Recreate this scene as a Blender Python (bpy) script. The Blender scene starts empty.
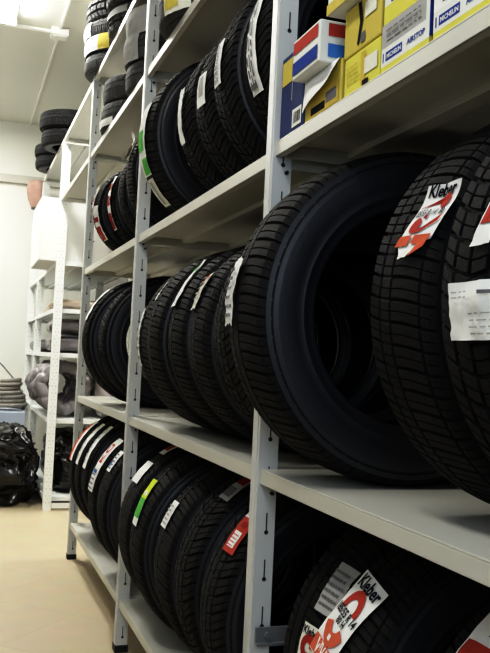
import bpy, math, random
from mathutils import Vector, Matrix, noise
random.seed(7)
C = bpy.context.scene.collection
PI = math.pi
rad = math.radians

# ------------------------------------------------------------------ materials
def mat(name, col, rough=.5, metal=0, spec=.5, var=0.0, vscale=8, bump=0.0, bscale=60, emit=0, coat=0, trans=0):
    m = bpy.data.materials.new(name); m.use_nodes = True
    nt = m.node_tree; b = nt.nodes['Principled BSDF']
    b.inputs['Base Color'].default_value = (*col, 1)
    b.inputs['Roughness'].default_value = rough
    b.inputs['Metallic'].default_value = metal
    b.inputs['Specular IOR Level'].default_value = spec
    b.inputs['Coat Weight'].default_value = coat
    if trans: b.inputs['Transmission Weight'].default_value = trans
    if emit:
        b.inputs['Emission Color'].default_value = (*col, 1); b.inputs['Emission Strength'].default_value = emit
    tc = nt.nodes.new('ShaderNodeTexCoord')
    if var:
        n = nt.nodes.new('ShaderNodeTexNoise'); n.inputs['Scale'].default_value = vscale; n.inputs['Detail'].default_value = 4
        r = nt.nodes.new('ShaderNodeMix'); r.data_type = 'RGBA'
        r.inputs[6].default_value = (*[c * (1 - var) for c in col], 1)
        r.inputs[7].default_value = (*[min(1, c * (1 + var)) for c in col], 1)
        nt.links.new(tc.outputs['Object'], n.inputs['Vector'])
        nt.links.new(n.outputs['Fac'], r.inputs[0]); nt.links.new(r.outputs[2], b.inputs['Base Color'])
    if bump:
        n2 = nt.nodes.new('ShaderNodeTexNoise'); n2.inputs['Scale'].default_value = bscale; n2.inputs['Detail'].default_value = 3
        bp = nt.nodes.new('ShaderNodeBump'); bp.inputs['Strength'].default_value = bump; bp.inputs['Distance'].default_value = .01
        nt.links.new(tc.outputs['Object'], n2.inputs['Vector'])
        nt.links.new(n2.outputs['Fac'], bp.inputs['Height']); nt.links.new(bp.outputs['Normal'], b.inputs['Normal'])
    return m

M = {}
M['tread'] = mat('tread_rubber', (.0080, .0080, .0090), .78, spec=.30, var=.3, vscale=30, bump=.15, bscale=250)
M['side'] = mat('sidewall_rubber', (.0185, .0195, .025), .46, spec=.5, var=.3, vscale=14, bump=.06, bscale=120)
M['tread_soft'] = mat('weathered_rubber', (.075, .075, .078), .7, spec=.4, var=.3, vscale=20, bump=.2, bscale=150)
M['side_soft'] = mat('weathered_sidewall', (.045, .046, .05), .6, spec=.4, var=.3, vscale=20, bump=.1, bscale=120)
M['steel'] = mat('painted_steel', (.56, .56, .51), .42, spec=.4, var=.06, vscale=5)
M['post'] = mat('post_steel', (.57, .585, .575), .4, spec=.4, var=.05, vscale=6)
M['zinc'] = mat('white_zinc', (.78, .80, .78), .45, spec=.4, var=.04, vscale=9)
M['slot'] = mat('slot_dark', (.015, .015, .017), .8)
M['tie'] = mat('galvanised_tie', (.20, .21, .22), .4, metal=.2, var=.2, vscale=12)
M['foot'] = mat('foot_rubber', (.012, .012, .012), .6)
M['hole'] = mat('perforation_grey', (.55, .57, .57), .7)
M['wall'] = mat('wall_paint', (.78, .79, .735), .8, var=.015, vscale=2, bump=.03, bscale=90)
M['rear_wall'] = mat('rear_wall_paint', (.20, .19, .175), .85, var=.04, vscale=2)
M['ceil'] = mat('ceiling_paint', (.68, .69, .63), .85, var=.02, vscale=1.5)
M['trunk'] = mat('white_trunking', (.86, .87, .83), .45)
M['junction'] = mat('junction_plastic', (.68, .69, .66), .5)
M['white'] = mat('white_paper', (.80, .81, .80), .6, var=.05, vscale=60)
M['cream'] = mat('cream_paper', (.70, .70, .62), .6, var=.06, vscale=50)
M['greyp'] = mat('grey_paper', (.40, .40, .39), .65, var=.1, vscale=50)
M['red'] = mat('red_ink', (.42, .062, .045), .55)
M['orange'] = mat('orange_ink', (.56, .13, .07), .55)
M['dkred'] = mat('dark_red_ink', (.30, .03, .025), .55)
M['black'] = mat('black_ink', (.015, .015, .02), .55)
M['ink'] = mat('grey_ink', (.16, .16, .17), .6)
M['green'] = mat('green_ink', (.13, .45, .10), .5)
M['lime'] = mat('lime_ink', (.62, .74, .05), .5)
M['yellow'] = mat('yellow_card', (.56, .47, .12), .5, var=.08, vscale=25)
M['bryellow'] = mat('bright_yellow_card', (.64, .61, .13), .5, var=.07, vscale=25)
M['ochre'] = mat('ochre_card', (.55, .42, .10), .55, var=.15, vscale=30)
M['navy'] = mat('navy_card', (.055, .07, .16), .5, var=.1, vscale=30)
M['blue'] = mat('blue_ink', (.03, .06, .28), .5)
M['ltblue'] = mat('light_blue_ink', (.06, .19, .50), .5)
M['card'] = mat('white_card', (.72, .73, .70), .55, var=.04, vscale=20)
for k_ in ('white', 'cream', 'greyp', 'red', 'orange', 'dkred', 'black', 'ink', 'green', 'lime', 'yellow', 'bryellow', 'ochre', 'navy', 'blue', 'ltblue', 'card'):
    b_ = M[k_].node_tree.nodes['Principled BSDF']; b_.inputs['Roughness'].default_value = .85; b_.inputs['Specular IOR Level'].default_value = .15
M['bag'] = mat('black_plastic', (.012, .012, .013), .25, spec=.5, bump=.12, bscale=14)
M['bluegrey'] = mat('bluegrey_card', (.50, .56, .66), .6, var=.06, vscale=8)
M['tube'] = mat('grey_tube_plastic', (.21, .195, .205), .32, spec=.6, var=.45, vscale=14, bump=.5, bscale=30)
M['tubelt'] = mat('clear_wrap_plastic', (.42, .39, .40), .25, spec=.7, var=.4, vscale=16, bump=.6, bscale=24)
M['hose'] = mat('braided_hose', (.26, .245, .22), .7, var=.25, vscale=30)
M['beige'] = mat('beige_wrap', (.55, .47, .38), .5, var=.35, vscale=20, bump=.3, bscale=30)
M['pink'] = mat('faded_red_cloth', (.46, .31, .26), .85, var=.2, vscale=18, bump=.4, bscale=40)
M['cable'] = mat('grey_cable', (.12, .12, .12), .5)
M['diff'] = mat('lamp_diffuser', (1, .985, .94), .5, emit=40)
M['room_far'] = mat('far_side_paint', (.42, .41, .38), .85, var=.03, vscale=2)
M['ledge'] = mat('grey_ledge_paint', (.56, .55, .50), .7)
M['lampbody'] = mat('lamp_body', (.85, .86, .83), .4)

def floor_material():
    m = bpy.data.materials.new('beige_floor_tiles'); m.use_nodes = True
    nt = m.node_tree; b = nt.nodes['Principled BSDF']
    tc = nt.nodes.new('ShaderNodeTexCoord'); mp = nt.nodes.new('ShaderNodeMapping'); mp.inputs['Rotation'].default_value = (0, 0, rad(42))
    br = nt.nodes.new('ShaderNodeTexBrick'); br.offset = 0
    br.inputs['Color1'].default_value = (.53, .455, .325, 1); br.inputs['Color2'].default_value = (.555, .48, .345, 1)
    br.inputs['Mortar'].default_value = (.50, .425, .30, 1); br.inputs['Scale'].default_value = 1
    br.inputs['Mortar Size'].default_value = .003; br.inputs['Brick Width'].default_value = .4; br.inputs['Row Height'].default_value = .4
    n = nt.nodes.new('ShaderNodeTexNoise'); n.inputs['Scale'].default_value = 9; n.inputs['Detail'].default_value = 6
    mx = nt.nodes.new('ShaderNodeMix'); mx.data_type = 'RGBA'; mx.blend_type = 'OVERLAY'; mx.inputs[0].default_value = .12
    nt.links.new(tc.outputs['Object'], mp.inputs['Vector']); nt.links.new(mp.outputs['Vector'], br.inputs['Vector'])
    nt.links.new(tc.outputs['Object'], n.inputs['Vector'])
    nt.links.new(br.outputs['Color'], mx.inputs[6]); nt.links.new(n.outputs['Color'], mx.inputs[7])
    nt.links.new(mx.outputs[2], b.inputs['Base Color']); b.inputs['Roughness'].default_value = .38
    return m
M['floor'] = floor_material()

# ------------------------------------------------------------------ mesh collection helper
class MB:
    def __init__(s): s.v = []; s.f = []; s.m = []
    def add(s, verts, faces, mi=0):
        o = len(s.v); s.v += [tuple(p) for p in verts]
        s.f += [tuple(i + o for i in f) for f in faces]; s.m += [mi] * len(faces)
    def box(s, x0, x1, y0, y1, z0, z1, mi=0):
        vs = [(x, y, z) for x in (x0, x1) for y in (y0, y1) for z in (z0, z1)]
        s.add(vs, [(0, 1, 3, 2), (4, 6, 7, 5), (0, 4, 5, 1), (2, 3, 7, 6), (0, 2, 6, 4), (1, 5, 7, 3)], mi)
    def disc(s, c, n, r, mi=0, k=10):
        n = Vector(n).normalized(); a = n.orthogonal().normalized(); b = n.cross(a); c = Vector(c)
        s.add([c + (a * math.cos(t) + b * math.sin(t)) * r for t in [2 * PI * i / k for i in range(k)]], [tuple(range(k))], mi)
    def cyl(s, a, b, r0, r1=None, k=12, mi=0, cap=True):
        r1 = r0 if r1 is None else r1
        a = Vector(a); b = Vector(b); n = (b - a).normalized(); p = n.orthogonal().normalized(); q = n.cross(p)
        vs = []
        for c, r in ((a, r0), (b, r1)):
            vs += [c + (p * math.cos(2 * PI * i / k) + q * math.sin(2 * PI * i / k)) * r for i in range(k)]
        fs = [(i, (i + 1) % k, k + (i + 1) % k, k + i) for i in range(k)]
        if cap: fs += [tuple(range(k))[::-1], tuple(range(k, 2 * k))]
        s.add(vs, fs, mi)
    def tube(s, pts, r, k=8, closed=False, mi=0, rf=None):
        pts = [Vector(p) for p in pts]; n = len(pts); vs = []; up = None
        for i, p in enumerate(pts):
            a = pts[(i - 1) % n] if closed or i > 0 else p
            b = pts[(i + 1) % n] if closed or i < n - 1 else p
            t = (b - a).normalized()
            up = t.orthogonal().normalized() if up is None else (up - t * up.dot(t)).normalized()
            w = t.cross(up); rr = r * (rf(i) if rf else 1)
            vs += [p + (up * math.cos(2 * PI * j / k) + w * math.sin(2 * PI * j / k)) * rr for j in range(k)]
        fs = []
        for i in range(n if closed else n - 1):
            i2 = (i + 1) % n
            fs += [(i * k + j, i * k + (j + 1) % k, i2 * k + (j + 1) % k, i2 * k + j) for j in range(k)]
        if not closed: fs += [tuple(range(k))[::-1], tuple((n - 1) * k + j for j in range(k))]
        s.add(vs, fs, mi)
    def mesh(s, name, mats, smooth=False):
        me = bpy.data.meshes.new(name); me.from_pydata(s.v, [], s.f)
        for m in (mats if isinstance(mats, (list, tuple)) else [mats]): me.materials.append(m)
        me.polygons.foreach_set('material_index', s.m)
        if smooth: me.polygons.foreach_set('use_smooth', [True] * len(s.f))
        me.update(); return me
    def build(s, name, mats, parent=None, smooth=False, bevel=0):
        return link(name, s.mesh(name, mats, smooth), parent, bevel)

def link(name, me, parent=None, bevel=0):
    o = bpy.data.objects.new(name, me); C.objects.link(o)
    if parent: o.parent = parent
    if bevel:
        b = o.modifiers.new('bevel', 'BEVEL'); b.width = bevel; b.segments = 2; b.limit_method = 'ANGLE'
    return o
def tag(o, label=None, cat=None, group=None, kind=None):
    if label: o['label'] = label
    if cat: o['category'] = cat
    if group: o['group'] = group
    if kind: o['kind'] = kind
    return o
def empty(name, loc, rot=(0, 0, 0)):
    o = bpy.data.objects.new(name, None); o.empty_display_size = .05; C.objects.link(o)
    o.location = loc; o.rotation_euler = rot; return o
def recalc(me):
    import bmesh
    bm = bmesh.new(); bm.from_mesh(me); bmesh.ops.recalc_face_normals(bm, faces=bm.faces); bm.to_mesh(me); bm.free(); return me

# ------------------------------------------------------------------ printing on curved or flat faces
_tcache = {}
def text_geo(s, bold=True):
    key = (s, bold)
    if key not in _tcache:
        cu = bpy.data.curves.new('t', 'FONT'); cu.body = s; cu.size = 1; cu.resolution_u = 2
        cu.offset = .028 if bold else 0
        o = bpy.data.objects.new('t', cu); C.objects.link(o)
        dg = bpy.context.evaluated_depsgraph_get(); dg.update()
        me = bpy.data.meshes.new_from_object(o.evaluated_get(dg))
        vs = [(v.co.x, v.co.y) for v in me.vertices]; fs = [tuple(p.vertices) for p in me.polygons]
        x0 = min(v[0] for v in vs); x1 = max(v[0] for v in vs); y0 = min(v[1] for v in vs); y1 = max(v[1] for v in vs)
        _tcache[key] = ([(x - (x0 + x1) / 2, y - (y0 + y1) / 2) for x, y in vs], fs, x1 - x0, y1 - y0)
        bpy.data.objects.remove(o); bpy.data.curves.remove(cu); bpy.data.meshes.remove(me)
    return _tcache[key]

def print_marks(name, fn, W, L, elems, parent, res=.008):
    """elements in metres-normalised label space: x 0..1 across width W, y 0..1 along length L; fn(x_m, y_m, off) -> point"""
    mb = MB(); names = []
    def mi(c):
        if c not in names: names.append(c)
        return names.index(c)
    lay = 0
    for e in elems:
        k, c = e[0], mi(e[1]); lay += 1; off = .0011 + .00012 * lay
        if k == 'rect':
            x0, x1, y0, y1 = e[2] * W, e[3] * W, e[4] * L, e[5] * L
            nx = max(1, int((x1 - x0) / res)); ny = max(1, int((y1 - y0) / res))
            vs = [fn(x0 + (x1 - x0) * i / nx, y0 + (y1 - y0) * j / ny, off) for j in range(ny + 1) for i in range(nx + 1)]
            mb.add(vs, [(j * (nx + 1) + i, j * (nx + 1) + i + 1, (j + 1) * (nx + 1) + i + 1, (j + 1) * (nx + 1) + i) for j in range(ny) for i in range(nx)], c)
        elif k == 'poly':
            vs = [fn(x * W, y * L, off) for x, y in e[2]]; mb.add(vs, [tuple(range(len(vs)))], c)
        elif k == 'arc':   # cx, cy (normalised), r0, r1 in widths, a0, a1 degrees
            cx, cy, r0, r1, a0, a1 = e[2] * W, e[3] * L, e[4] * W, e[5] * W, rad(e[6]), rad(e[7])
            n = 18; vs = []
            for i in range(n + 1):
                a = a0 + (a1 - a0) * i / n
                for r in (r0, r1): vs.append(fn(cx + r * math.cos(a), cy + r * math.sin(a), off))
            mb.add(vs, [(2 * i, 2 * i + 1, 2 * i + 3, 2 * i + 2) for i in range(n)], c)
        elif k == 'text':  # string, cx, cy, target width (in widths), rotation
            vs, fs, w, h = text_geo(e[2]); sc = e[5] * W / w; r = rad(e[6] if len(e) > 6 else 0); ys = e[7] if len(e) > 7 else 1
            out = []
            for x, y in vs:
                x, y = x * sc, y * sc * ys
                out.append(fn(e[3] * W + x * math.cos(r) - y * math.sin(r), e[4] * L + x * math.sin(r) + y * math.cos(r), off))
            mb.add(out, fs, c)
    if mb.v: return mb.build(name, [M[n] for n in names], parent)

def text_lines(c, x0, x1, y0, y1, n, seed=1, gap=.5, vertical=False):
    """rows of small illegible print (no readable characters)"""
    r = random.Random(seed); out = []
    for i in range(n):
        a = y0 + (y1 - y0) * i / n; b = a + (y1 - y0) / n * gap; x = x0
        while x < x1 - .02:
            w = min(r.uniform(.05, .16), x1 - x)
            out.append(('rect', c, a, b, x, x + w) if vertical else ('rect', c, x, x + w, a, b)); x += w + .03
    return out

# ------------------------------------------------------------------ tyres
def tread_radius(R, w, u):
    s = abs(u) / (.40 * w); d = .005 * s * s
    if s > 1: d += .5 * (abs(u) - .40 * w)
    return R - d

_tyre = {}
PAT = {  # pitches, groove positions, lateral shift shape, mid-rib grooves, depth
    'road': dict(n=56, g=(.12, .58), gw=.045, shift=.55, mid=.0, depth=.0065, zig=0),
    'touring': dict(n=62, g=(.08, .52, -.88), gw=.045, shift=.8, mid=.35, depth=.006, zig=0),
    'winter': dict(n=50, g=(-.35, .12, .6), gw=.055, shift=1.3, mid=.7, depth=.007, zig=.05),
    'knobbly': dict(n=26, g=(-.4, .4), gw=.15, shift=.6, mid=1, depth=.014, zig=.12),
    'plain': dict(n=54, g=(-.1, .45), gw=.035, shift=.5, mid=.1, depth=.004, zig=0)}
def tyre_meshes(R, w, pat, rim=.64, soft=False):
    key = (R, w, pat, rim, soft)
    if key in _tyre: return _tyre[key]
    p = PAT[pat]; tw = .40 * w; D = p['depth']
    cols = []                                   # (u, kind) kind: 0 = rib, 1 = circumferential groove floor
    edges = []
    for g in p['g']:
        edges += [(g - p['gw'], 0), (g - p['gw'] * .65, 1), (g + p['gw'] * .65, 1), (g + p['gw'], 0)]
    pts = sorted(edges + [(-1, 0), (1, 0)])
    s_all = [pts[0]]
    for q in pts[1:]:
        a = s_all[-1]
        if q[0] - a[0] > .22:
            m_ = int((q[0] - a[0]) / .13)
            for i in range(1, m_): s_all.append((a[0] + (q[0] - a[0]) * i / m_, 0))
        s_all.append(q)
    cols = [(s * tw, k) for s, k in s_all]
    sh = [(.435 * w, 0), (.468 * w, 2), (.49 * w, 3)]
    cols = [(-u, k) for u, k in sh[::-1]] + cols + sh
    fr = [0, .09, .13, .48, .52, .56, .93]
    n = p['n']; K = len(fr); N = n * K; NC = len(cols)
    vs = []
    for i in range(N):
        pi, fi = divmod(i, K)
        for u, k in cols:
            s = u / tw
            a_shift = p['shift'] * (abs(s) ** 1.6) * (1 if pat in ('winter', 'knobbly') else (1 if s > 0 else -1)) * .5
            th = 2 * PI * (pi + fr[fi] + a_shift) / n
            uu = u
            if p['zig'] and k == 1: uu = u + p['zig'] * tw * (1 if fi in (2, 3) else -1) * .5
            r = tread_radius(R, w, u); d = 0
            main = fi in (0, 1); sipe = fi == 4
            shoulder = s < min(p['g']) or s > max(p['g']) or (pat == 'touring' and s < .08)
            if k == 1: d = D
            elif k == 3: d = .012
            elif k == 2: d = .004 + (D * .5 if main else 0)
            elif shoulder: d = D * .9 if main else (D * .45 if sipe else 0)
            elif p['mid']: d = D * p['mid'] * .9 if main else (D * .4 if sipe else 0)
            else: d = D * .10 if (main or sipe) else 0
            r -= d
            vs.append((-r * math.cos(th), uu, R + r * math.sin(th)))
    fs = [(i * NC + j, ((i + 1) % N) * NC + j, ((i + 1) % N) * NC + j + 1, i * NC + j + 1) for i in range(N) for j in range(NC - 1)]
    mb = MB(); mb.add(vs, fs)
    # inner liner band
    nb = 72; vi = []
    rl = [(-.43 * w, R - .040), (-.3 * w, R - .026), (0, R - .022), (.3 * w, R - .026), (.43 * w, R - .040)]
    for i in range(nb):
        t = 2 * PI * i / nb
        vi += [(-r * math.cos(t), u, R + r * math.sin(t)) for u, r in rl]
    mb.add(vi, [(i * 5 + j, i * 5 + j + 1, ((i + 1) % nb) * 5 + j + 1, ((i + 1) % nb) * 5 + j) for i in range(nb) for j in range(4)])
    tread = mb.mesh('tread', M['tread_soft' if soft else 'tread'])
    h = R * (1 - rim)
    prof = [(.475, .016 / h), (.49, .032 / h), (.497, .34), (.4985, .36), (.503, .46), (.504, .55), (.499, .64), (.486, .745), (.490, .76), (.490, .79), (.478, .81),
            (.462, .87), (.452, .92), (.452, .95), (.435, .985), (.40, 1.0), (.355, 1.0), (.35, .96), (.39, .88), (.43, .7), (.46, .5), (.46, .3), (.43, .042 / h)]
    nb = 120; out = []
    for sg in (1, -1):
        mb = MB(); P = len(prof); vv = []
        for i in range(nb):
            t = 2 * PI * i / nb
            for u, d in prof:
                r = R - d * h
                vv.append((-r * math.cos(t), sg * u * w, R + r * math.sin(t)))
        mb.add(vv, [(i * P + j, i * P + j + 1, ((i + 1) % nb) * P + j + 1, ((i + 1) % nb) * P + j) for i in range(nb) for j in range(P - 1)])
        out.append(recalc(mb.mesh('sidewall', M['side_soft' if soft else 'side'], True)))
    _tyre[key] = (recalc(tread), out[0], out[1]); return _tyre[key]

def tyre(label, x, y, z, R, w, pat, group, yaw=0, flat=False, soft=False, rim=.64, spin=0):
    """x = tread front edge (standing tyre) or centre (lying tyre); z = the surface it stands on"""
    if flat:
        t = empty('car_tire', (x, y + R, z + .505 * w), (PI / 2, 0, 0))
        t.matrix_world = Matrix.Translation((x, y, z + .505 * w)) @ Matrix.Rotation(yaw, 4, 'Z') @ Matrix.Rotation(PI / 2, 4, 'X') @ Matrix.Translation((0, 0, -R))
        t.location = t.matrix_world.to_translation(); t.rotation_euler = t.matrix_world.to_euler()
    else:
        t = empty('car_tire', (x + R, y, z), (0, 0, yaw))
    tag(t, label, 'tire', group)
    tr, s1, s2 = tyre_meshes(R, w, pat, rim, soft)
    for nm, me in (('tread', tr), ('sidewall', s1), ('sidewall', s2)):
        o = link(nm, me, t)
        if spin:
            o.matrix_basis = Matrix.Translation((0, 0, R)) @ Matrix.Rotation(spin, 4, 'Y') @ Matrix.Translation((0, 0, -R))
    return t

def sticker(t, R, w, phi0, phi1, u, wid, base, elems=(), skew=0, lift=0, seed=1, wrinkle=.0015, part_label=None, ragged=0, point=0, turn=0):
    """paper sticker wrapped on the tread: phi measured up from the aisle side, u along the axle (far positive)"""
    L = rad(phi1 - phi0) * R
    r_ = random.Random(seed)
    def fn(x, y, off):
        if turn:
            c_, s_ = math.cos(rad(turn)), math.sin(rad(turn)); dx, dy = x - wid / 2, y - L / 2
            x, y = wid / 2 + dx * c_ - dy * s_, L / 2 + dx * s_ + dy * c_
        s = y / L
        uu = u + wid / 2 - x + skew * (s - .5)
        ph = rad(phi0) + y / R
        n = noise.noise(Vector((x * 45 + seed * 3.1, y * 38, seed * 1.7))) * wrinkle + noise.noise(Vector((x * 120, y * 100 + seed, 2.))) * wrinkle * .35
        rr = tread_radius(R, w, max(-.41 * w, min(.41 * w, uu))) + .003 + wrinkle + n + off
        rr += lift * (max(0, s - .72) / .28) ** 2 + abs(lift) * .5 * (max(0, .15 - s) / .15) ** 2
        return (-rr * math.cos(ph), uu, R + rr * math.sin(ph))
    nx = max(4, int(wid / .006)); ny = max(6, int(L / .006))
    vs = []
    for j in range(ny + 1):
        for i in range(nx + 1):
            x = wid * i / nx; y = L * j / ny
            if ragged:
                e = noise.noise(Vector((y * 60, seed * 5., 1))) * ragged
                x = min(max(x, 0), wid) if 0 < i < nx else x + e * (1 if i else -1)
                if j in (0, ny): y += noise.noise(Vector((x * 70, seed * 2., 4))) * ragged * 1.4
            if point and j < ny * .25:              # tapered lower end
                y = y + (abs(x / wid - .45)) * point * (1 - j / (ny * .25))
            vs.append(fn(x, y, 0))
    mb = MB(); mb.add(vs, [(j * (nx + 1) + i, j * (nx + 1) + i + 1, (j + 1) * (nx + 1) + i + 1, (j + 1) * (nx + 1) + i) for j in range(ny) for i in range(nx)])
    o = mb.build('paper_label', M[base], t, smooth=True)
    if part_label: o['label'] = part_label
    if elems: print_marks('printed_marks', fn, wid, L, elems, o, res=.006)
    return o

# ------------------------------------------------------------------ setting
Y_END, Y_BACK, X_LEFT, X_RIGHT, Z_CEIL = 6.35, -2.6, -1.55, .62, 3.03
def struct(name, mb, m, **k): return tag(mb.build(name, m, **k), kind='structure')
mb = MB(); mb.box(X_LEFT, X_RIGHT, Y_BACK, Y_END, -.1, 0); struct('floor', mb, M['floor'])
mb = MB(); mb.box(X_LEFT, X_RIGHT, Y_BACK, Y_END, Z_CEIL, Z_CEIL + .1); struct('ceiling', mb, M['ceil'])
mb = MB(); mb.box(X_LEFT - .1, X_RIGHT + .1, Y_END, Y_END + .1, -.1, Z_CEIL + .1); struct('wall_end', mb, M['wall'])
mb = MB(); mb.box(X_LEFT - .1, X_LEFT, Y_BACK, Y_END, -.1, Z_CEIL + .1); struct('wall_left', mb, M['room_far'])
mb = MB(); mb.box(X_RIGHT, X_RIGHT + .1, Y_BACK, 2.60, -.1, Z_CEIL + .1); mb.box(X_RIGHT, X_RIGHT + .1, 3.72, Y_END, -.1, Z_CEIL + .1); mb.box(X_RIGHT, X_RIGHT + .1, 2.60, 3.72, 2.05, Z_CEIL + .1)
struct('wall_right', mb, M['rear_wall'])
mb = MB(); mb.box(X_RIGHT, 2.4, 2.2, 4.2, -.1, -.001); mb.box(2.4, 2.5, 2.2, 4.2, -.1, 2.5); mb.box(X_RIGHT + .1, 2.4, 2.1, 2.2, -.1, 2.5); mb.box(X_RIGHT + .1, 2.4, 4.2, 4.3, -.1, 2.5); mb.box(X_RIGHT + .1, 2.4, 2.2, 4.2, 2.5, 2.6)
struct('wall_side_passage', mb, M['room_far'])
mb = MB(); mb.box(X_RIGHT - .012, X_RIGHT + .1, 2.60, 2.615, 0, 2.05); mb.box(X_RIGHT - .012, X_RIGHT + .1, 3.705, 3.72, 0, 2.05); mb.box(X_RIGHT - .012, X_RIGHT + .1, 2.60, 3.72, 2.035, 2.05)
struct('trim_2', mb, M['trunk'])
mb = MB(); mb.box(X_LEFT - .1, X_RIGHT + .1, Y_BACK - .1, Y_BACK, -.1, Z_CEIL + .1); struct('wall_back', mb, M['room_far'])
mb = MB(); mb.box(X_LEFT, X_RIGHT, Y_END - .045, Y_END, 2.475, 2.545)
struct('trim_1', mb, M['ledge'])
# cable trunking and junction box on the ceiling
o = MB(); o.box(-.061, -.046, 2.4, 3.888, Z_CEIL - .015, Z_CEIL); o.box(-.061, -.046, 3.992, Y_END, Z_CEIL - .015, Z_CEIL)
o.box(X_LEFT, -.112, 3.958, 3.982, Z_CEIL - .018, Z_CEIL)
tag(o.build('cable_trunking', M['trunk'], bevel=.002), 'white cable trunking running along the ceiling towards the end wall', 'trunking')
jb = MB(); jb.box(-.11, 0, 3.89, 3.99, Z_CEIL - .05, Z_CEIL)
jb = tag(jb.build('junction_box', M['junction'], bevel=.004), 'small square white junction box where the ceiling trunkings meet', 'junction box')
mb = MB(); mb.box(-.1, -.01, 3.9, 3.98, Z_CEIL - .056, Z_CEIL - .0505); mb.build('cover', M['trunk'], jb, bevel=.002)
for i, (lx, ly, lab) in enumerate([(-.42, 3.05, 'bright white strip light on the ceiling beside the junction box')]):
    lt = tag(empty('ceiling_light', (lx, ly, Z_CEIL)), lab, 'light')
    mb = MB(); mb.box(-.09, .09, -.75, .75, -.035, 0); mb.build('housing', M['lampbody'], lt, bevel=.004)
    for e in (-.75, .735):
        mb = MB(); mb.box(-.09, .09, e, e + .015, -.075, -.0355); mb.build('end_cap', M['lampbody'], lt)
    mb = MB(); mb.box(-.08, .08, -.73, .73, -.075, -.036); mb.build('diffuser', M['diff'], lt, bevel=.012)

# ------------------------------------------------------------------ racks
Z0, Z1, Z2, Z3, ZM = 1.941, 1.378, .773, .173, 2.317
Z1N = 1.390
DEP = .50
def post_mesh(parent, y, rear, h, m, foot=True, style='keyhole'):
    """L-section upright: a flange in the face plane and a plate with slots facing along the rack"""
    sx = -1 if rear else 1; x0 = DEP if rear else 0
    X = lambda a: x0 + sx * a
    def bx(mb, a0, a1, y0, y1, z0, z1, mi=0): mb.box(min(X(a0), X(a1)), max(X(a0), X(a1)), y0, y1, z0, z1, mi)
    mb = MB()
    bx(mb, -.002, 0, y - .040, y, .02 * (style == 'keyhole'), h); bx(mb, -.0035, -.002, y - .031, y - .009, .02, h)
    pw = .036 if style == 'keyhole' else .048
    bx(mb, 0, pw, y - .040, y - .038, .02 * (style == 'keyhole'), h)
    bx(mb, pw - .002, pw, y - .038, y - .030, .02, h)
    z = .05
    yp = y - .0404
    while z < h - .05:
        if style == 'keyhole':
            bx(mb, .0180, .0205, yp, y - .040, z, z + .036, 1); mb.disc((X(.0193), yp - .0001, z), (0, -1, 0), .0043, 1); z += .0865
        else:
            for a in (.013, .034): mb.disc((X(a), yp, z), (0, -1, 0), .0045, 1, 8)
            mb.disc((X(.0235), yp, z + .02), (0, -1, 0), .0035, 1, 8)
            z += .042
    for zk in (Z3, Z2, Z1, Z0, ZM):                # shelf bolts
        if zk <= h + .01 and style == 'keyhole':
            for dz in (-.045,):
                mb.cyl((X(.026), y - .047, zk + dz), (X(.026), y - .040, zk + dz), .0036, k=8, mi=1)
    p = mb.build('post', [m, M['slot' if style == 'keyhole' else 'hole']], parent)
    if style != 'keyhole': return p
    f = MB(); bx(f, -.005, pw + .003, y - .044, y + .003, 0, .024); f.build('rubber_foot', M['foot'], p, bevel=.002)
    return p
def shelf_mesh(parent, y0, y1, z, m):
    mb = MB(); x0, x1 = .0025, DEP - .0025; t = .028
    mb.box(x0, x1, y0, y1, z - .003, z)
    mb.box(x0, x0 + .003, y0, y1, z - t, z - .003); mb.box(x0, x0 + .016, y0, y1, z - t, z - t + .002)
    mb.box(x1 - .003, x1, y0, y1, z - t, z - .003); mb.box(x1 - .016, x1, y0, y1, z - t, z - t + .002)
    mb.box(x0 + .003, x1 - .003, y0, y0 + .003, z - t, z - .003); mb.box(x0 + .003, x1 - .003, y1 - .003, y1, z - t, z - .003)
    mb.box(.15, .185, y0 + .004, y1 - .004, z - .016, z - .003); mb.box(.32, .355, y0 + .004, y1 - .004, z - .016, z - .003)
    return mb.build('shelf', m, parent, bevel=.0012)

rack = tag(empty('shelving_rack', (0, 0, 0)), 'long grey steel shelving rack of five levels holding the car tires', 'shelving rack')
for k in (-1, 0, 1, 2):
    for rear in (False, True): post_mesh(rack, 1.3 * k, rear, ZM - .0005, M['post'])
for k in (-1, 0, 1):
    for z in (Z3, Z2, Z1 if k >= 0 else Z1N, Z0, ZM): shelf_mesh(rack, 1.3 * k + .0005, 1.3 * (k + 1) - .0405, z, M['steel'])
for z in (Z0, ZM): shelf_mesh(rack, 2.6005, 3.826, z, M['steel'])
for k in (-1, 0, 1, 2):
    mb = MB(); mb.box(.004, DEP - .004, 1.3 * k - .0525, 1.3 * k - .048, .452, .484); mb.box(.004, DEP - .004, 1.3 * k - .061, 1.3 * k - .0525, .452, .457)
    mb.cyl((.026, 1.3 * k - .058, .470), (.026, 1.3 * k - .0525, .470), .006, k=8)
    mb.build('side_tie', M['tie'], rack)
YD, YE = 3.87, 6.06
rack2 = tag(empty('shelving_rack', (0, YD, 0)), 'white perforated steel rack at the far end by the end wall', 'shelving rack')
def r2(o): o.matrix_parent_inverse = Matrix.Translation((0, -YD, 0)); return o
for y in (YD, 5.2, YE):
    for rear in (False, True): r2(post_mesh(rack2, y, rear, ZM - .035 if y < 6 else 2.1, M['zinc'], style='holes'))
for z in (.08, .56,   .972, 1.25, 1.548): r2(shelf_mesh(rack2, YD + .0005, YE - .0405, z, M['zinc']))
r2(shelf_mesh(rack2, YD + .0005, 5.16, ZM, M['steel']))
mb = MB(); mb.box(.05, DEP - .05, YD - .043, YD - .0405, .015, .048); r2(mb.build('side_tie', M['zinc'], rack2))

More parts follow.
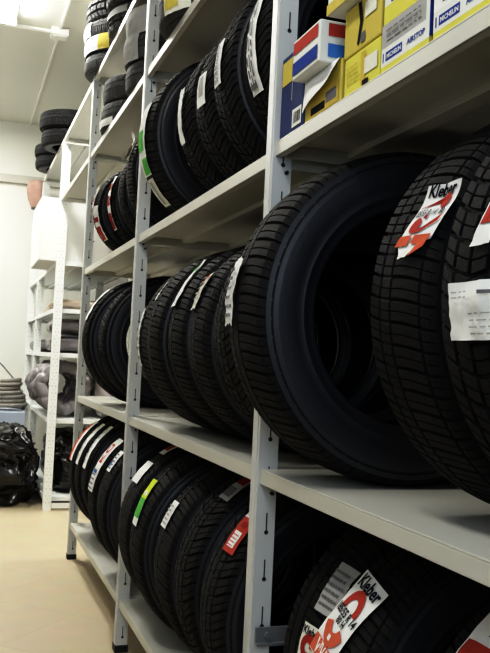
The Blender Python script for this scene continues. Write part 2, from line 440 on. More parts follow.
# ------------------------------------------------------------------ stickers
def kleber(faded=False):
    w, r_, o_ = ('red', 'orange', 'orange') if not faded else ('dkred', 'dkred', 'dkred')
    return [('text', 'black', 'Kleber', .52, .905, .84, 0, 1.0),
            ('arc', w, .5, .63, .17, .34, 0, 180), ('rect', w, .16, .33, .60, .632), ('rect', w, .67, .84, .60, .632),
            ('text', 'black', '185/55 R 14', .52, .565, .88, 0, 1.05), ('text', 'black', '80 H', .54, .475, .34, 0, 1.0),
            ('arc', o_, .5, .47, .20, .44, 200, 340), ('rect', 'white', .44, .56, .25, .31),
            ('rect', r_, .04, .96, .02, .20), ('text', 'white', 'VIVA', .5, .11, .62, 0, 1.2)]
def kleber_two():
    return [('text', 'black', 'Kleber', .52, .925, .78, 0, .95),
            ('poly', 'dkred', [(.02, .715), (.40, .775), (.68, .84), (.66, .765), (.3, .735)]), ('arc', 'red', .73, .785, 0, .125, 0, 360),
            ('text', 'ink', '185/55 R 14', .36, .645, .62, 0, 1.3), ('text', 'black', '80', .82, .645, .15, 0, 1.0),
            ('poly', 'dkred', [(.42, .60), (.50, .62), (.52, .56), (.44, .555)]),
            ('arc', 'red', .32, .47, 0, .14, 0, 360), ('poly', 'red', [(.36, .40), (.60, .44), (.98, .60), (.90, .50), (.6, .38), (.4, .36)]),
            ('rect', 'orange', .02, .42, .20, .34), ('poly', 'orange', [(.52, .33), (.98, .33), (.98, .16), (.74, .03), (.74, .20), (.52, .22)]),
            ('rect', 'cream', .45, .70, .02, .12)]
def small_print(seed, c='ink', n=5): return text_lines(c, .1, .9, .12, .92, n, seed, .38)
def long_print(seed, c='ink', n=3): return text_lines(c, .06, .94, .15, .9, n, seed, .4, True)

def T(key, label, y, xe, R, w, z, pat, group, yaw=0, **k):
    return tyre(label, xe, y, z, R, w, pat, group, yaw, spin=random.uniform(0, 2), **k), R, w
GM, GL, GU = 'tires on the middle shelf', 'tires on the bottom shelf', 'tires on the shelf level with the boxes'

# middle shelf, near bay
t = T('Y1', 'large black tire with wide bare sidewall and ripped white sticker, beside the nearest post', -.205, -.108, .285, .18, Z2, 'road', GM)
sticker(*t, -5, 17.5, .042, .050, 'white', small_print(3, 'ink', 6), skew=-.012, seed=3, wrinkle=.004, ragged=.006)
t = T('Y2', 'black tire with red and white paper strip, standing just right of the largest bare tire', -.585, -.03, .285, .17, Z2, 'touring', GM)
sticker(*t, 9.5, 28, -.048, .068, 'white', kleber_two(), skew=-.055, lift=.010, seed=5, wrinkle=.0009, point=.05)
t = T('Y3', 'tire at the right edge of the middle shelf with crumpled white text sticker', -.775, -.038, .285, .17, Z2, 'winter', GM)
sticker(*t, -10.5, 1.5, -.032, .125, 'white', text_lines('greyp', .30, .95, .10, .55, 4, 9, .22) + text_lines('greyp', .08, .3, .72, .9, 2, 4, .3) + text_lines('ink', .50, .62, .76, .84, 1, 2, .8), seed=9, wrinkle=.006, part_label='crumpled white text sticker')
sticker(*t, 9, 24, -.028, .036, 'white', [('rect', 'red', .1, .6, .3, .62), ('arc', 'orange', .6, .8, .1, .3, 0, 360)], skew=-.03, seed=10, wrinkle=.003, part_label='red and white paper strip')
# middle shelf, second bay
t = T('M4', 'middle shelf tire pressed behind the large bare tire, with no sticker showing', .105, -.044, .265, .165, Z2, 'winter', GM)
t = T('M3', 'middle shelf tire with short cream sticker, second behind the largest bare tire', .285, -.05, .25, .165, Z2, 'touring', GM)
sticker(*t, 14, 35, .040, .058, 'cream', [('arc', 'orange', .5, .8, .12, .25, 0, 300)] + small_print(12, 'greyp', 6), seed=12, wrinkle=.003, ragged=.004, skew=-.01)
t = T('M2', 'middle shelf tire wearing a pale blue-white sticker with green end', .465, -.057, .25, .165, Z2, 'road', GM)
sticker(*t, 17, 52, .042, .060, 'white', [('rect', 'green', .1, .7, .72, .88), ('rect', 'ink', .2, .5, .78, .8)], seed=13, wrinkle=.003, lift=.006, skew=.02)
t = T('M1', 'middle shelf tire with one narrow white sliver of sticker on its far shoulder', .645, -.072, .25, .165, Z2, 'road', GM)
sticker(*t, 24, 50, .062, .030, 'white', [], seed=14)
t = T('M0', 'middle shelf tire half hidden behind the second post, white sticker edge showing', .825, -.057, .25, .165, Z2, 'road', GM)
sticker(*t, -18, 20, .05, .05, 'white', small_print(15), seed=15)
# middle shelf, third bay
t = T('N2', 'stickerless tire left of the second post on the middle shelf', 1.76, -.033, .26, .165, Z2, 'touring', GM)
t = T('N1', 'last tire on the middle shelf beside the third post, with narrow white sticker', 1.94, -.071, .26, .165, Z2, 'winter', GM)
sticker(*t, 17, 62, .00, .055, 'white', [], seed=17, wrinkle=.002)
# bottom shelf, near bay
t = T('V3', 'bottom shelf tire in the lower right corner with a large dim red and white strip', -.665, 0, .28, .17, Z3, 'touring', GL)
sticker(*t, 18, 58, -.01, .10, 'white', [('rect', 'red', .04, .90, .50, .62), ('arc', 'red', .45, .30, .15, .36, 0, 190), ('rect', 'ink', .35, .75, .68, .78)] + text_lines('ink', .3, .95, .82, .97, 4, 3, .4), seed=18, wrinkle=.002)
t = T('V2', 'bottom shelf tire wearing the bright red and white sticker with a size number', -.385, 0, .28, .17, Z3, 'touring', GL)
sticker(*t, 13, 44, .030, .095, 'white', kleber(), skew=-.030, turn=-11, lift=.004, seed=19, wrinkle=.0012)
t = T('V1', 'bottom shelf tire just right of the nearest post, with a dull grey sticker', -.205, .02, .28, .17, Z3, 'road', GL)
sticker(*t, 24, 42, -.055, .06, 'greyp', small_print(20, 'ink', 6), seed=20, wrinkle=.003)
sticker(*t, 5, 19, -.045, .06, 'cream', [('text', 'black', 'Kleber', .5, .85, .8), ('arc', 'dkred', .5, .5, .12, .35, 0, 300)], seed=26, wrinkle=.003)
# bottom shelf, second bay
t = T('W5', 'bottom shelf tire with bright red sticker beside the nearest post', .13, -.037, .28, .17, Z3, 'winter', GL)
sticker(*t, 28, 52, -.02, .060, 'red', [('rect', 'white', .22, .78, .10, .40), ('rect', 'white', .02, .98, .68, .98), ('arc', 'red', .5, .9, .1, .3, 0, 300), ('rect', 'dkred', .3, .7, .48, .6)] + text_lines('red', .27, .73, .12, .38, 4, 2, .3), seed=21)
t = T('W4', 'chunky bottom shelf tire with a dim sticker near its top, second from the nearest post', .36, -.037, .28, .17, Z3, 'winter', GL)
sticker(*t, 46, 72, -.035, .055, 'greyp', [('rect', 'dkred', .1, .9, .4, .9), ('rect', 'ink', .1, .8, .08, .3)], seed=22)
t = T('W3', 'bottom shelf tire with one small square white sticker, third from the nearest post', .56, -.041, .275, .165, Z3, 'road', GL)
sticker(*t, 20, 35, .025, .060, 'white', small_print(23, 'greyp', 5), seed=23)
t = T('W2', 'bottom shelf tire with yellow and green sticker', .80, -.058, .275, .165, Z3, 'road', GL)
sticker(*t, 12, 40, .016, .060, 'white', [('rect', 'lime', .0, 1, .56, 1.0), ('rect', 'green', 0, 1, .16, .56), ('rect', 'white', .25, .75, .62, .72)], seed=24, skew=.02)
t = T('W1', 'bottom shelf tire with plain white sticker right beside the second post', 1.02, -.053, .275, .165, Z3, 'plain', GL)
sticker(*t, 31, 47, .01, .085, 'white', [], seed=25, wrinkle=.002)
sticker(*t, 55, 75, .01, .07, 'white', [('rect', 'red', .2, .8, .2, .7)], seed=41, wrinkle=.002, part_label='red and white sticker higher on the tread')
# bottom shelf, third bay
t = T('T5', 'bottom shelf tire peeking left of the second post with a small blue-white sticker', 1.385, -.062, .275, .165, Z3, 'road', GL)
sticker(*t, 27, 44, .01, .07, 'white', [('rect', 'ltblue', .1, .5, .2, .5)] + small_print(27), seed=27)
t = T('T4', 'bottom shelf tire with a long white sticker lettered in red', 1.57, -.067, .275, .165, Z3, 'road', GL)
sticker(*t, 7, 52, -.012, .085, 'white', [('text', 'red', 'KO', .5, .68, 1.0, 90, 1.0), ('rect', 'ltblue', .2, .8, .30, .36)] + text_lines('ink', .1, .9, .04, .42, 5, 8, .35), seed=28)
for key, lab, y, xe, base, seed in (('T3', 'thin bottom shelf tire with white strip, third from the third post', 2.03, -.029, 'white', 29),
                                    ('T2', 'thin bottom shelf tire with white strip, second from the third post', 2.165, -.041, 'white', 30),
                                    ('T1', 'thin bottom shelf tire with orange and white strip, next to the third post', 2.30, -.05, 'white', 31)):
    t = T(key, lab, y, xe, .275, .125, Z3, 'plain', GL)
    sticker(*t, 11, 54, .004, .078, base, ([('rect', 'orange', 0, .7, 0, .9)] if key == 'T1' else text_lines('greyp', .1, .9, .1, .9, 2, seed, .4, True)), seed=seed)
# upper shelf, second bay
t = T('U5', 'upper tire directly left of the nearest post with a long curved white label', .11, -.004, .255, .16, Z1, 'winter', GU)
sticker(*t, -24, 30, .002, .058, 'white', long_print(32) + [('rect', 'ink', .2, .8, .04, .09)], seed=32, wrinkle=.002)
t = T('U4', 'upper tire with a white label on its far shoulder, second from the nearest post', .285, -.022, .255, .16, Z1, 'winter', GU)
sticker(*t, -9, 14, .010, .052, 'white', long_print(33), seed=33)
t = T('U3', 'upper tire with a blank white rectangle label, third from the nearest post', .46, -.018, .25, .16, Z1, 'winter', GU)
sticker(*t, -9, 9, -.012, .062, 'white', [('rect', 'greyp', .25, .75, .3, .9)], seed=34)
t = T('U2', 'upper tire with torn white label, in front of the tilted green-labelled one', .635, -.019, .25, .155, Z1, 'winter', GU)
sticker(*t, -20, 14, .012, .045, 'white', [], seed=35, wrinkle=.004, ragged=.006)
t = T('U1', 'upper tire with bright green and white sticker leaning past the second post', 1.0, -.052, .265, .175, Z1, 'plain', GU, yaw=rad(4))
sticker(*t, -27, 21, .018, .075, 'white', [('rect', 'green', .0, .8, .34, .62), ('rect', 'green', .3, 1, .02, .24)], seed=36, wrinkle=.002)
sticker(*t, -50, -29, .018, .062, 'cream', [('rect', 'greyp', .3, .7, .1, .9)], seed=37, part_label='blank cream sticker')
# upper shelf, third bay
t = T('X4', 'upper tire hidden behind the second post with a crumpled white tag', 1.46, -.01, .25, .14, Z1, 'road', GU)
sticker(*t, 12, 32, .03, .06, 'white', [('rect', 'dkred', .3, .6, .4, .6)], seed=38, wrinkle=.006, lift=.02, ragged=.008)
t = T('X3', 'small stickerless upper tire between the second post and the red-striped tires', 1.63, -.009, .22, .14, Z1, 'plain', GU, rim=.7)
t = T('X2', 'small upper tire with red and white band, nearer of the two red-striped ones', 1.79, -.017, .20, .12, Z1, 'road', GU)
sticker(*t, -34, 28, -.006, .052, 'white', [('rect', 'dkred', .1, .9, .02, .32), ('rect', 'red', .1, .9, .45, .62), ('rect', 'orange', .2, .8, .72, .86)], seed=39, wrinkle=.003)
t = T('X1', 'small upper tire with red and white bands beside the third post', 1.965, -.052, .19, .13, Z1, 'road', GU, yaw=rad(5))
sticker(*t, -42, 2, -.030, .050, 'white', [('rect', 'red', .1, .9, .02, .42), ('rect', 'dkred', .1, .9, .55, .68)], seed=40, wrinkle=.003)
sticker(*t, -6, 42, .022, .042, 'white', [('rect', 'red', .1, .9, .3, .42), ('rect', 'dkred', .1, .9, .02, .15)], seed=42, wrinkle=.003)

# ------------------------------------------------------------------ tyres lying in stacks near the ceiling
def stack(group, x, y, z, items):
    for (R, w, pat, soft, lab, st) in items:
        dx, dy = random.uniform(-.012, .012), random.uniform(-.012, .012)
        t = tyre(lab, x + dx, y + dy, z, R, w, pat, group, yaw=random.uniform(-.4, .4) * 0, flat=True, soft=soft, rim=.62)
        for s in st: sticker(t, R, w, *s[:4], s[4], s[5] if len(s) > 5 else [], seed=random.randint(1, 99), wrinkle=.003)
        z += w * 1.012
GA, GB, GC, GD, GE = 'tires stacked on the fourth shelf', 'wrapped tires stacked on the fourth shelf by the third post', 'tires stacked on the top shelf', 'tires on the top shelf over the stack', 'dark tires stacked at the far end of the top shelf'
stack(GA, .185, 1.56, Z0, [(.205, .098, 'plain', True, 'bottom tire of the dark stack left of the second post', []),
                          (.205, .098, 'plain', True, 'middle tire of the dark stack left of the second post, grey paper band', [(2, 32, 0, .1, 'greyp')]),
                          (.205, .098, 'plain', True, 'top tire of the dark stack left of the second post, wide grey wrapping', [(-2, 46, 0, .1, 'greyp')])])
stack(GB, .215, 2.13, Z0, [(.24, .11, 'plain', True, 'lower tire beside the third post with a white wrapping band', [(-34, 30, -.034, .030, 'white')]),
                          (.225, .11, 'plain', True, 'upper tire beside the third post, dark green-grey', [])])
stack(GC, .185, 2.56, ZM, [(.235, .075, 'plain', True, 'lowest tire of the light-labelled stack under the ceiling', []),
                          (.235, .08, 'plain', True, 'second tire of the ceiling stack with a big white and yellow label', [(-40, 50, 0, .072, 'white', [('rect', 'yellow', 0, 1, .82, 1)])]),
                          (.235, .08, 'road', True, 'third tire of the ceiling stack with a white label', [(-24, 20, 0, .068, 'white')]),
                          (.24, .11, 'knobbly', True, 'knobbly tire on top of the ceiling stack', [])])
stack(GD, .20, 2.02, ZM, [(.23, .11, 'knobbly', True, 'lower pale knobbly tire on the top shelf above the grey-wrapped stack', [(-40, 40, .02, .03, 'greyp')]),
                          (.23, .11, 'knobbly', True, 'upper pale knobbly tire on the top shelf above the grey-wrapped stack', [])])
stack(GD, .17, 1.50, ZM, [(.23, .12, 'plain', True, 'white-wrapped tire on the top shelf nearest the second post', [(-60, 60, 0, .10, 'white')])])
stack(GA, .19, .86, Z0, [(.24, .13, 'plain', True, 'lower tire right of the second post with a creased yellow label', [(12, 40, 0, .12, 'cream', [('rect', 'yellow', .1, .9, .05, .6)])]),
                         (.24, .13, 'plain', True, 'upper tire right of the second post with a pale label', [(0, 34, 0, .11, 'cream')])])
stack(GE, .09, 4.16, ZM, [(.20, .105, 'plain', False, 'lower tire of the nearer dark pair at the far end', []), (.215, .115, 'plain', False, 'upper tire of the nearer dark pair at the far end', [])])
stack(GE, .13, 4.86, ZM, [(.22, .085, 'plain', False, 'lower tire of the farther dark pair by the end wall', []), (.225, .085, 'plain', False, 'upper tire of the farther dark pair by the end wall', [])])

# ------------------------------------------------------------------ cartons of inner tubes on the near shelf
def carton(name, label, x0, x1, y0, y1, z, h, body, aisle=(), end=(), group='small cartons on the near shelf', rot=0, tilt=0, bodylab=None, flap=None, end_base=None):
    """aisle face looks to -x (reading left = far), end face looks to -y"""
    cx, cy = (x0 + x1) / 2, (y0 + y1) / 2; hx, hy = (x1 - x0) / 2, (y1 - y0) / 2
    t = empty(name, (cx, cy, z), (tilt, 0, rot)); tag(t, label, 'box', group)
    mb = MB(); mb.box(-hx, hx, -hy, hy, 0, h); mb.build('carton_body', M[body], t, bevel=.0025)
    if aisle: print_marks('printed_face', lambda x, y, off: (-hx - off, hy - x, y), 2 * hy, h, list(aisle), t, res=1)
    if end: print_marks('printed_end', lambda x, y, off: (-hx + x, -hy - off, y), 2 * hx, h, list(end), t, res=1)
    mb = MB(); mb.box(-hx + .002, hx - .002, -.0006, .0006, h, h + .0008); mb.box(-hx + .004, hx - .004, -hy + .004, -.002, h, h + .0012); mb.box(-hx + .004, hx - .004, .002, hy - .004, h, h + .0012)
    mb.build('lid_flap', M[body], t)
    if flap: flap(t, hx, hy, h)
    return t
ZB = Z1N + .0005
carton('carton', 'tall navy carton with a yellow corner next to the nearest post', .008, .20, -.156, -.043, ZB, .156, 'navy',
       [('rect', 'yellow', .06, .50, .64, .93), ('rect', 'card', .58, .97, .06, .27), ('rect', 'card', .52, .535, .4, .9)] + [('rect', 'black', .64 + .05 * i, .66 + .05 * i + .01 * (i % 2), .10, .23) for i in range(6)])
def paper(t, hx, hy, h):
    mb = MB(); n = 10; vs = []
    for i in range(n + 1):
        for j in range(n + 1):
            a, b = i / n, j / n
            if a < .6: q = 1 - a / .6; x, z = -hx - .003 - .010 * q * (.4 + b) - .003 * math.sin(6 * b), h + .0015 - q * (.056 - .032 * b)
            else: x, z = -hx - .003 + (a - .6) * .06, h + .0015
            vs.append((x, hy - .004 - (2 * hy - .008) * b, z))
    mb.add(vs, [(i * (n + 1) + j, i * (n + 1) + j + 1, (i + 1) * (n + 1) + j + 1, (i + 1) * (n + 1) + j) for i in range(n) for j in range(n)])
    mb.build('loose_paper', M['white'], t, smooth=True)
carton('carton', 'low yellow and black carton under loose white paper', .010, .18, -.312, -.162, ZB, .074, 'yellow',
       [('rect', 'ochre', .12, .95, .08, .6), ('rect', 'black', .2, .6, .12, .3), ('rect', 'ink', .62, .9, .2, .45)], flap=paper)
carton('carton', 'red, white and blue striped carton lying on the yellow and black carton', -.016, .11, -.277, -.1585, ZB + .0765, .070, 'card',
       [('rect', 'red', .05, .95, .62, .92), ('rect', 'blue', .05, .95, .10, .42)],
       [('rect', 'red', .12, 1, .62, .92), ('rect', 'ltblue', .12, 1, .12, .44)])
carton('carton', 'bright yellow carton between the striped carton and the white lettered one', .008, .18, -.449, -.328, ZB, .062, 'bryellow',
       [('rect', 'ochre', .5, .62, .1, .9), ('rect', 'black', .55, .72, .05, .18), ('rect', 'cream', .6, .95, .3, .7)] + text_lines('ochre', .1, .45, .3, .8, 4, 4, .3))
carton('carton', 'ochre yellow carton stacked on the bright yellow one', .008, .18, -.446, -.322, ZB + .064, .078, 'yellow',
       [('poly', 'black', [(.4, .95), (.48, .95), (.55, .55), (.45, .1), (.40, .12), (.46, .55)]), ('rect', 'ink', .5, .62, .1, .3), ('rect', 'cream', .6, .9, .55, .85)])
carton('carton', 'pale carton with yellow base on top of the ochre one', -.01, .17, -.41, -.29, ZB + .144, .06, 'card', [('rect', 'yellow', 0, 1, 0, .3)])
def airstop(n, k=1):
    return [('rect', 'bryellow', 0, 1, 0, .14), ('rect', 'card', 0, 1, .14, 1), ('rect', 'greyp' if n == 1 else 'white', .0, .93, .52, 1),
            ('rect', 'blue', .10 * k, .46 * k, .22, .41), ('text', 'card', 'MICHELIN', .28 * k, .315, .31 * k, 0, .95), ('rect', 'blue', .04 * k, .06 * k, .22, .41),
            ('text', 'blue', 'AIRSTOP', .74 * k, .325, .36 * k, 0, .9)] + text_lines('ink', .12, .85, .62, .92, 3, 5 + n, .28)
def blue_edge(t, hx, hy, h):
    mb = MB(); mb.box(-hx - .0012, hx, -hy - .0012, -hy - .0004, .012, h); mb.build('blue_side', M['blue'], t)
carton('carton', 'white lettered carton with grey sheet, left of the two along the shelf edge', .008, .20, -.588, -.456, ZB, .070, 'yellow', airstop(1), flap=blue_edge)
carton('carton', 'white lettered carton at the right end of the shelf edge', .008, .20, -.775, -.598, ZB, .070, 'yellow', airstop(2, .75), flap=blue_edge)
carton('carton', 'yellow lettered carton stacked above the grey-sheeted white carton', .010, .20, -.588, -.456, ZB + .072, .066, 'bryellow', airstop(3)[:2] + [('rect', 'bryellow', 0, 1, 0, .4), ('rect', 'blue', .15, .5, .42, .62), ('text', 'card', 'MICHELIN', .325, .52, .3)])
carton('carton', 'lettered carton stacked at the top right corner above the shelf edge', .012, .20, -.775, -.598, ZB + .072, .066, 'card', airstop(4, .75))

# ------------------------------------------------------------------ far rack contents
t = empty('white_carton', (.13, 4.25, 1.5485)); tag(t, 'big white carton overhanging the far rack with a black scribble', 'box')
mb = MB(); mb.box(-.235, .33, -.32, .32, 0, .40); mb.build('carton_body', M['card'], t, bevel=.006)
mb = MB(); mb.box(-.236, .336, -.316, -.003, .40, .404); mb.box(-.236, .336, .003, .316, .40, .404); mb.build('lid_flap', M['card'], t)
mb = MB(); pts = [(.075 + .022 * math.cos(a) * (1 + .3 * a / 6), -.3225, .225 - .012 * a + .02 * math.sin(a)) for a in [i * .4 for i in range(17)]]
mb.tube(pts, .0035, 6); mb.build('scribble', M['black'], t)

def lump(name, label, cat, group, c, r, m, seed, folds=6, amp=.12, exp=3.2):
    """soft plastic-wrapped bundle: flattened superellipsoid with folds"""
    t = empty(name, (c[0], c[1], c[2])); tag(t, label, cat, group)
    mb = MB(); nu, nv = 40, 20; vs = []
    for j in range(nv + 1):
        for i in range(nu):
            a = 2 * PI * i / nu; b = -PI / 2 + PI * j / nv
            f = lambda v: math.copysign(abs(v) ** (2 / exp), v)
            x, y, z = f(math.cos(b)) * f(math.cos(a)), f(math.cos(b)) * f(math.sin(a)), f(math.sin(b))
            d = 1 + amp * noise.noise(Vector((x * 2 + seed, y * 2, z * 3))) + amp * .6 * noise.noise(Vector((x * 6, y * 7 + seed, z * 5)))
            zz = z * (1 + amp * .8 * math.sin(folds * y + seed + 3 * x))
            vs.append((x * d * r[0], y * d * r[1], max(0, r[2] * (1 + zz * d * .93))))
    mb.add(vs, [(j * nu + i, j * nu + (i + 1) % nu, (j + 1) * nu + (i + 1) % nu, (j + 1) * nu + i) for j in range(nv) for i in range(nu)])
    o = mb.build('wrapping', M[m], t, smooth=True)
    for s in (-.45, .5):
        mb = MB(); pts = []
        for i in range(24):
            a = 2 * PI * i / 24
            f = lambda v: math.copysign(abs(v) ** (2 / exp), v)
            pts.append((f(math.cos(a)) * r[0] * .97, s * r[1], max(.004, r[2] * (1 + f(math.sin(a)) * .98))))
        mb.tube(pts, .004, 6, closed=True); mb.build('strap', M['tubelt'], t)
    return t
GW = 'wrapped bundles on the far rack'
lump('wrapped_bundle', 'beige flat wrapped bundle under the white carton', 'bundle', GW, (.20, 4.2, 1.2505), (.19, .26, .035), 'beige', 1)
lump('wrapped_bundle', 'thin brown wrapped bundle behind the beige one on the far rack', 'bundle', GW, (.20, 4.80, 1.2505), (.17, .24, .03), 'beige', 2)
lump('wrapped_bundle', 'grey plastic bundle at eye level, lower of the pair nearest the perforated post', 'bundle', GW, (.20, 4.2, .9725), (.20, .27, .055), 'tube', 3)
lump('wrapped_bundle', 'grey plastic bundle at eye level, upper of the pair nearest the perforated post', 'bundle', GW, (.20, 4.2, 1.092), (.20, .25, .05), 'tube', 4)
lump('wrapped_bundle', 'grey plastic bundle farther along the eye-level shelf by the end wall', 'bundle', GW, (.19, 5.62, .9725), (.18, .34, .05), 'tube', 5)
lump('wrapped_bundle', 'clear shiny plastic bundle on the far rack, right of the grey inner tubes', 'bundle', GW, (.395, 4.12, .5605), (.085, .22, .16), 'tubelt', 6)
# inner tubes standing on the shelf, sagging out to the front
GT = 'grey inner tubes on the far rack'
ORD = ['nearest of the row', 'second of the row', 'third of the row', 'fourth of the row', 'fifth of the row', 'sixth of the row', 'seventh of the row', 'last of the row']
for i in range(8):
    y = 4.03 + .118 * i; R = .138
    t = empty('inner_tube', (.105 + .014 * (i % 2), y, .5605))
    tag(t, 'grey inner tube bulging from the far rack, %s' % ORD[i], 'inner tube', GT)
    mb = MB(); n = 56
    wob = lambda a: .012 * math.sin(3 * a + i * 1.3) + .008 * math.sin(7 * a + i)
    pts = [(-(R + wob(a)) * math.cos(a), .010 * math.sin(2 * a + i) + .004 * math.sin(9 * a), .186 + (R + min(0, wob(a + 1))) * math.sin(a)) for a in [2 * PI * k / n for k in range(n)]]
    mb.tube(pts, .043, 12, closed=True, rf=lambda k: .9 + .1 * math.sin(k * 1.9 + i))
    mb.build('tube_ring', M['tube'], t, smooth=True)
    mb = MB(); mb.cyl((-R + .03, 0, .186), (-R + .085, 0, .186), .005, .004, 8); mb.build('valve', M['cable'], t)
# coiled hose on its carton
t = empty('bluegrey_carton', (-.30, 5.45, 0)); tag(t, 'pale blue-grey carton behind the black sacks at the end wall', 'box')
mb = MB(); mb.box(-.27, .27, -.22, .22, 0, .50); mb.build('carton_body', M['bluegrey'], t, bevel=.006)
mb = MB(); mb.box(-.266, .266, -.216, -.002, .5, .504); mb.box(-.266, .266, .002, .216, .5, .504); mb.build('lid_flap', M['bluegrey'], t)
t = empty('coiled_hose', (-.142, 5.42, .5045)); tag(t, 'brown-grey coil of hose lying on the pale blue-grey carton', 'hose')
mb = MB(); pts = []
for k in range(7 * 28):
    a = 2 * PI * k / 28; q = k / 28; R = .105 - .009 * max(0, q - 2) + .008 * math.sin(q * 2.3)
    pts.append((R * math.cos(a) + .012 * math.sin(q), R * math.sin(a), .018 + .032 * q))
mb.tube(pts, .0175, 8); mb.build('hose_coil', M['hose'], t, smooth=True)
mb = MB(); mb.tube([(-.115 + .30 * -q, 5.43 + .5 * q, .74 + .21 * math.sin(q * 1.9) - .02 * q) for q in [i / 14 * 1.9 for i in range(15)]], .006, 6)
tag(mb.build('loose_cable', M['cable'], smooth=True), 'thin grey cable curving off the hose coil across the end wall', 'cable')
# faded red bundle by the end wall
t = empty('cloth_bundle', (.03, 6.16, 2.225)); tag(t, 'faded red bundle high at the far end of the rack against the end wall', 'bundle')
mb = MB(); n = 28; vs = []; prof = [(.0, 0), (.03, .0), (.05, .03), (.075, .09), (.09, .15), (.095, .20), (.085, .235), (.05, .255), (.0, .26)]
for j, (r, z) in enumerate(prof):
    for i in range(n):
        a = 2 * PI * i / n; q = r * (1 + .10 * math.sin(5 * a + j * .4))
        vs.append((q * math.cos(a), q * math.sin(a), z))
mb.add(vs, [(j * n + i, j * n + (i + 1) % n, (j + 1) * n + (i + 1) % n, (j + 1) * n + i) for j in range(len(prof) - 1) for i in range(n)])
mb.build('cloth', M['pink'], t, smooth=True)
mb = MB(); mb.tube([(.036 * math.cos(2 * PI * i / 16), .036 * math.sin(2 * PI * i / 16), .012) for i in range(16)], .012, 8, closed=True); mb.build('knot', M['cable'], t, smooth=True)
mb = MB(); mb.cyl((0, 0, .15), (0, .19, .15), .008); mb.build('wall_hook', M['cable'], t)

# ------------------------------------------------------------------ black plastic sacks
def sack(label, c, r, seed, knot=True, rz=0):
    t = empty('plastic_sack', c, (0, 0, rz)); tag(t, label, 'plastic sack', 'black plastic sacks on the floor')
    mb = MB(); nu, nv = 150, 80; vs = []
    for j in range(nv + 1):
        for i in range(nu):
            a = 2 * PI * i / nu; b = -PI / 2 + PI * j / nv
            f = lambda v, e=4.2: math.copysign(abs(v) ** (2 / e), v)
            x, y, z = f(math.cos(b)) * f(math.cos(a)), f(math.cos(b)) * f(math.sin(a)), f(math.sin(b), 2.8)
            p = Vector((x * r[0], y * r[1], z * r[2])); q = p * 4.2 + Vector((seed, 0, 0))
            warp = Vector((noise.noise(q * .9), noise.noise(q * .9 + Vector((7, 3, 1))), noise.noise(q * .9 + Vector((2, 9, 5)))))
            rd = 1 - abs(noise.noise(q * 1.0 + warp * 1.5)) * 2
            rd2 = 1 - abs(noise.noise(Vector((q.x * 2.6 + q.z, q.y * 2.6, q.z * 1.3)) + warp * 2)) * 2
            rd3 = 1 - abs(noise.noise(q * 4.5 + warp * 2)) * 2
            d = 1 + .12 * rd + .07 * rd2 + .03 * rd3 - .13
            zz = r[2] * .9 + p.z * d
            vs.append((p.x * d, p.y * d, max(.002 + .002 * math.sin(a * 9), zz)))
    mb.add(vs, [(j * nu + i, j * nu + (i + 1) % nu, (j + 1) * nu + (i + 1) % nu, (j + 1) * nu + i) for j in range(nv) for i in range(nu)])
    mb.build('sack_body', M['bag'], t, smooth=True)
    if knot:
        mb = MB(); n = 26; vs = []; prof = [(.09, -.04), (.045, .02), (.022, .05), (.03, .07), (.075, .12), (.09, .14)]
        for j, (q, z) in enumerate(prof):
            for i in range(n):
                a = 2 * PI * i / n; k = q * (1 + .25 * math.sin(6 * a + seed + j * .3)); vs.append((k * math.cos(a) + .3 * z, k * math.sin(a), r[2] * 1.82 + z * .7 + .008 * math.sin(4 * a)))
        mb.add(vs, [(j * n + i, j * n + (i + 1) % n, (j + 1) * n + (i + 1) % n, (j + 1) * n + i) for j in range(len(prof) - 1) for i in range(n)])
        mb.build('gathered_neck', M['bag'], t, smooth=True)
    return t
sack('shiny black plastic sack on the floor beside the perforated post', (-.285, 4.40, 0), (.27, .48, .245), 1.3, knot=False)
sack('black plastic sack cut by the left edge of the picture', (-.90, 4.55, 0), (.24, .40, .22), 8.1)
sack('black plastic sack lying on the lowest shelf of the far rack', (.26, 4.40, .0805), (.205, .46, .19), 4.4, knot=False)

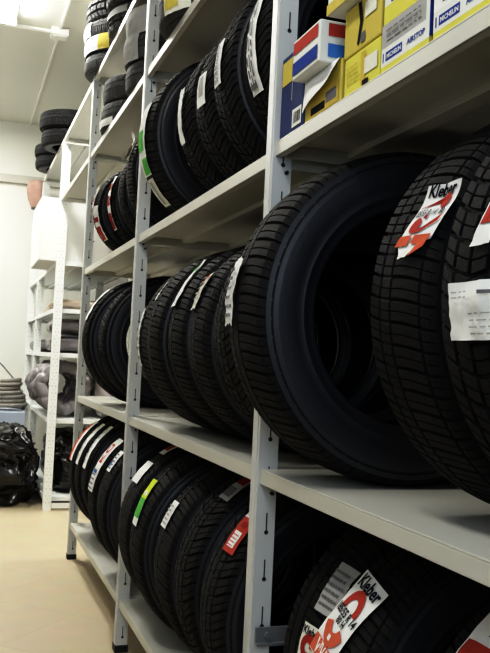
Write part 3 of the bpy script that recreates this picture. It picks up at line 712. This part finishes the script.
# ------------------------------------------------------------------ camera
S = 1.3
f, yaw, pit, rol = 852.3263, .3216, .0414, .0479
fw = Vector((math.sin(yaw) * math.cos(pit), math.cos(yaw) * math.cos(pit), math.sin(pit)))
r0 = Vector((math.cos(yaw), -math.sin(yaw), 0)); u0 = r0.cross(fw)
rr = r0 * math.cos(rol) + u0 * math.sin(rol); uu = u0 * math.cos(rol) - r0 * math.sin(rol)
cd = bpy.data.cameras.new('camera'); cam = bpy.data.objects.new('camera', cd); C.objects.link(cam)
mw = Matrix((rr, uu, -fw)).transposed().to_4x4(); mw.translation = (-.4175 * S, -1.1881 * S, .747 * S)
cam.matrix_world = mw
cd.sensor_fit = 'HORIZONTAL'; cd.sensor_width = 36; cd.lens = f / 490 * 36; cd.clip_start = .02
bpy.context.scene.camera = cam

# ------------------------------------------------------------------ light
def area(name, loc, rot, sx, sy, power, col=(1, .97, .9)):
    l = bpy.data.lights.new(name, 'AREA'); l.shape = 'RECTANGLE'; l.size = sx; l.size_y = sy; l.energy = power; l.color = col
    o = bpy.data.objects.new(name, l); o.location = loc; o.rotation_euler = rot; C.objects.link(o); return o
area('far_strip_lamp', (-.42, 3.05, Z_CEIL - .09), (0, 0, 0), .14, 1.4, 20, (1, .985, .93))
area('end_strip_lamp', (-.95, 5.0, Z_CEIL - .05), (0, 0, 0), .3, 1.2, 52, (1, .985, .93))
area('near_strip_lamp', (-1.0, -.5, Z_CEIL - .05), (0, 0, 0), .3, 1.4, 29, (1, .97, .9))
area('side_passage_lamp', (1.75, 2.72, 1.75), (0, rad(50), 0), .18, .18, 24, (1, .97, .88))
area('back_daylight', (-.75, Y_BACK + .05, 1.75), (PI / 2, 0, 0), 1.2, 1.1, 21, (.70, .82, 1))
w = bpy.data.worlds.new('world'); bpy.context.scene.world = w; w.use_nodes = True
w.node_tree.nodes['Background'].inputs[0].default_value = (.8, .85, .9, 1); w.node_tree.nodes['Background'].inputs[1].default_value = .02
vs_ = bpy.context.scene.view_settings; vs_.view_transform = 'Standard'; vs_.look = 'None'; vs_.exposure = 0; vs_.gamma = 1
vs_.use_curve_mapping = True
cm = vs_.curve_mapping; cv = cm.curves[3]
cv.points.new(.03, .013); cv.points.new(.12, .085); cv.points.new(.35, .37); cv.points.new(.65, .76)
cm.update()
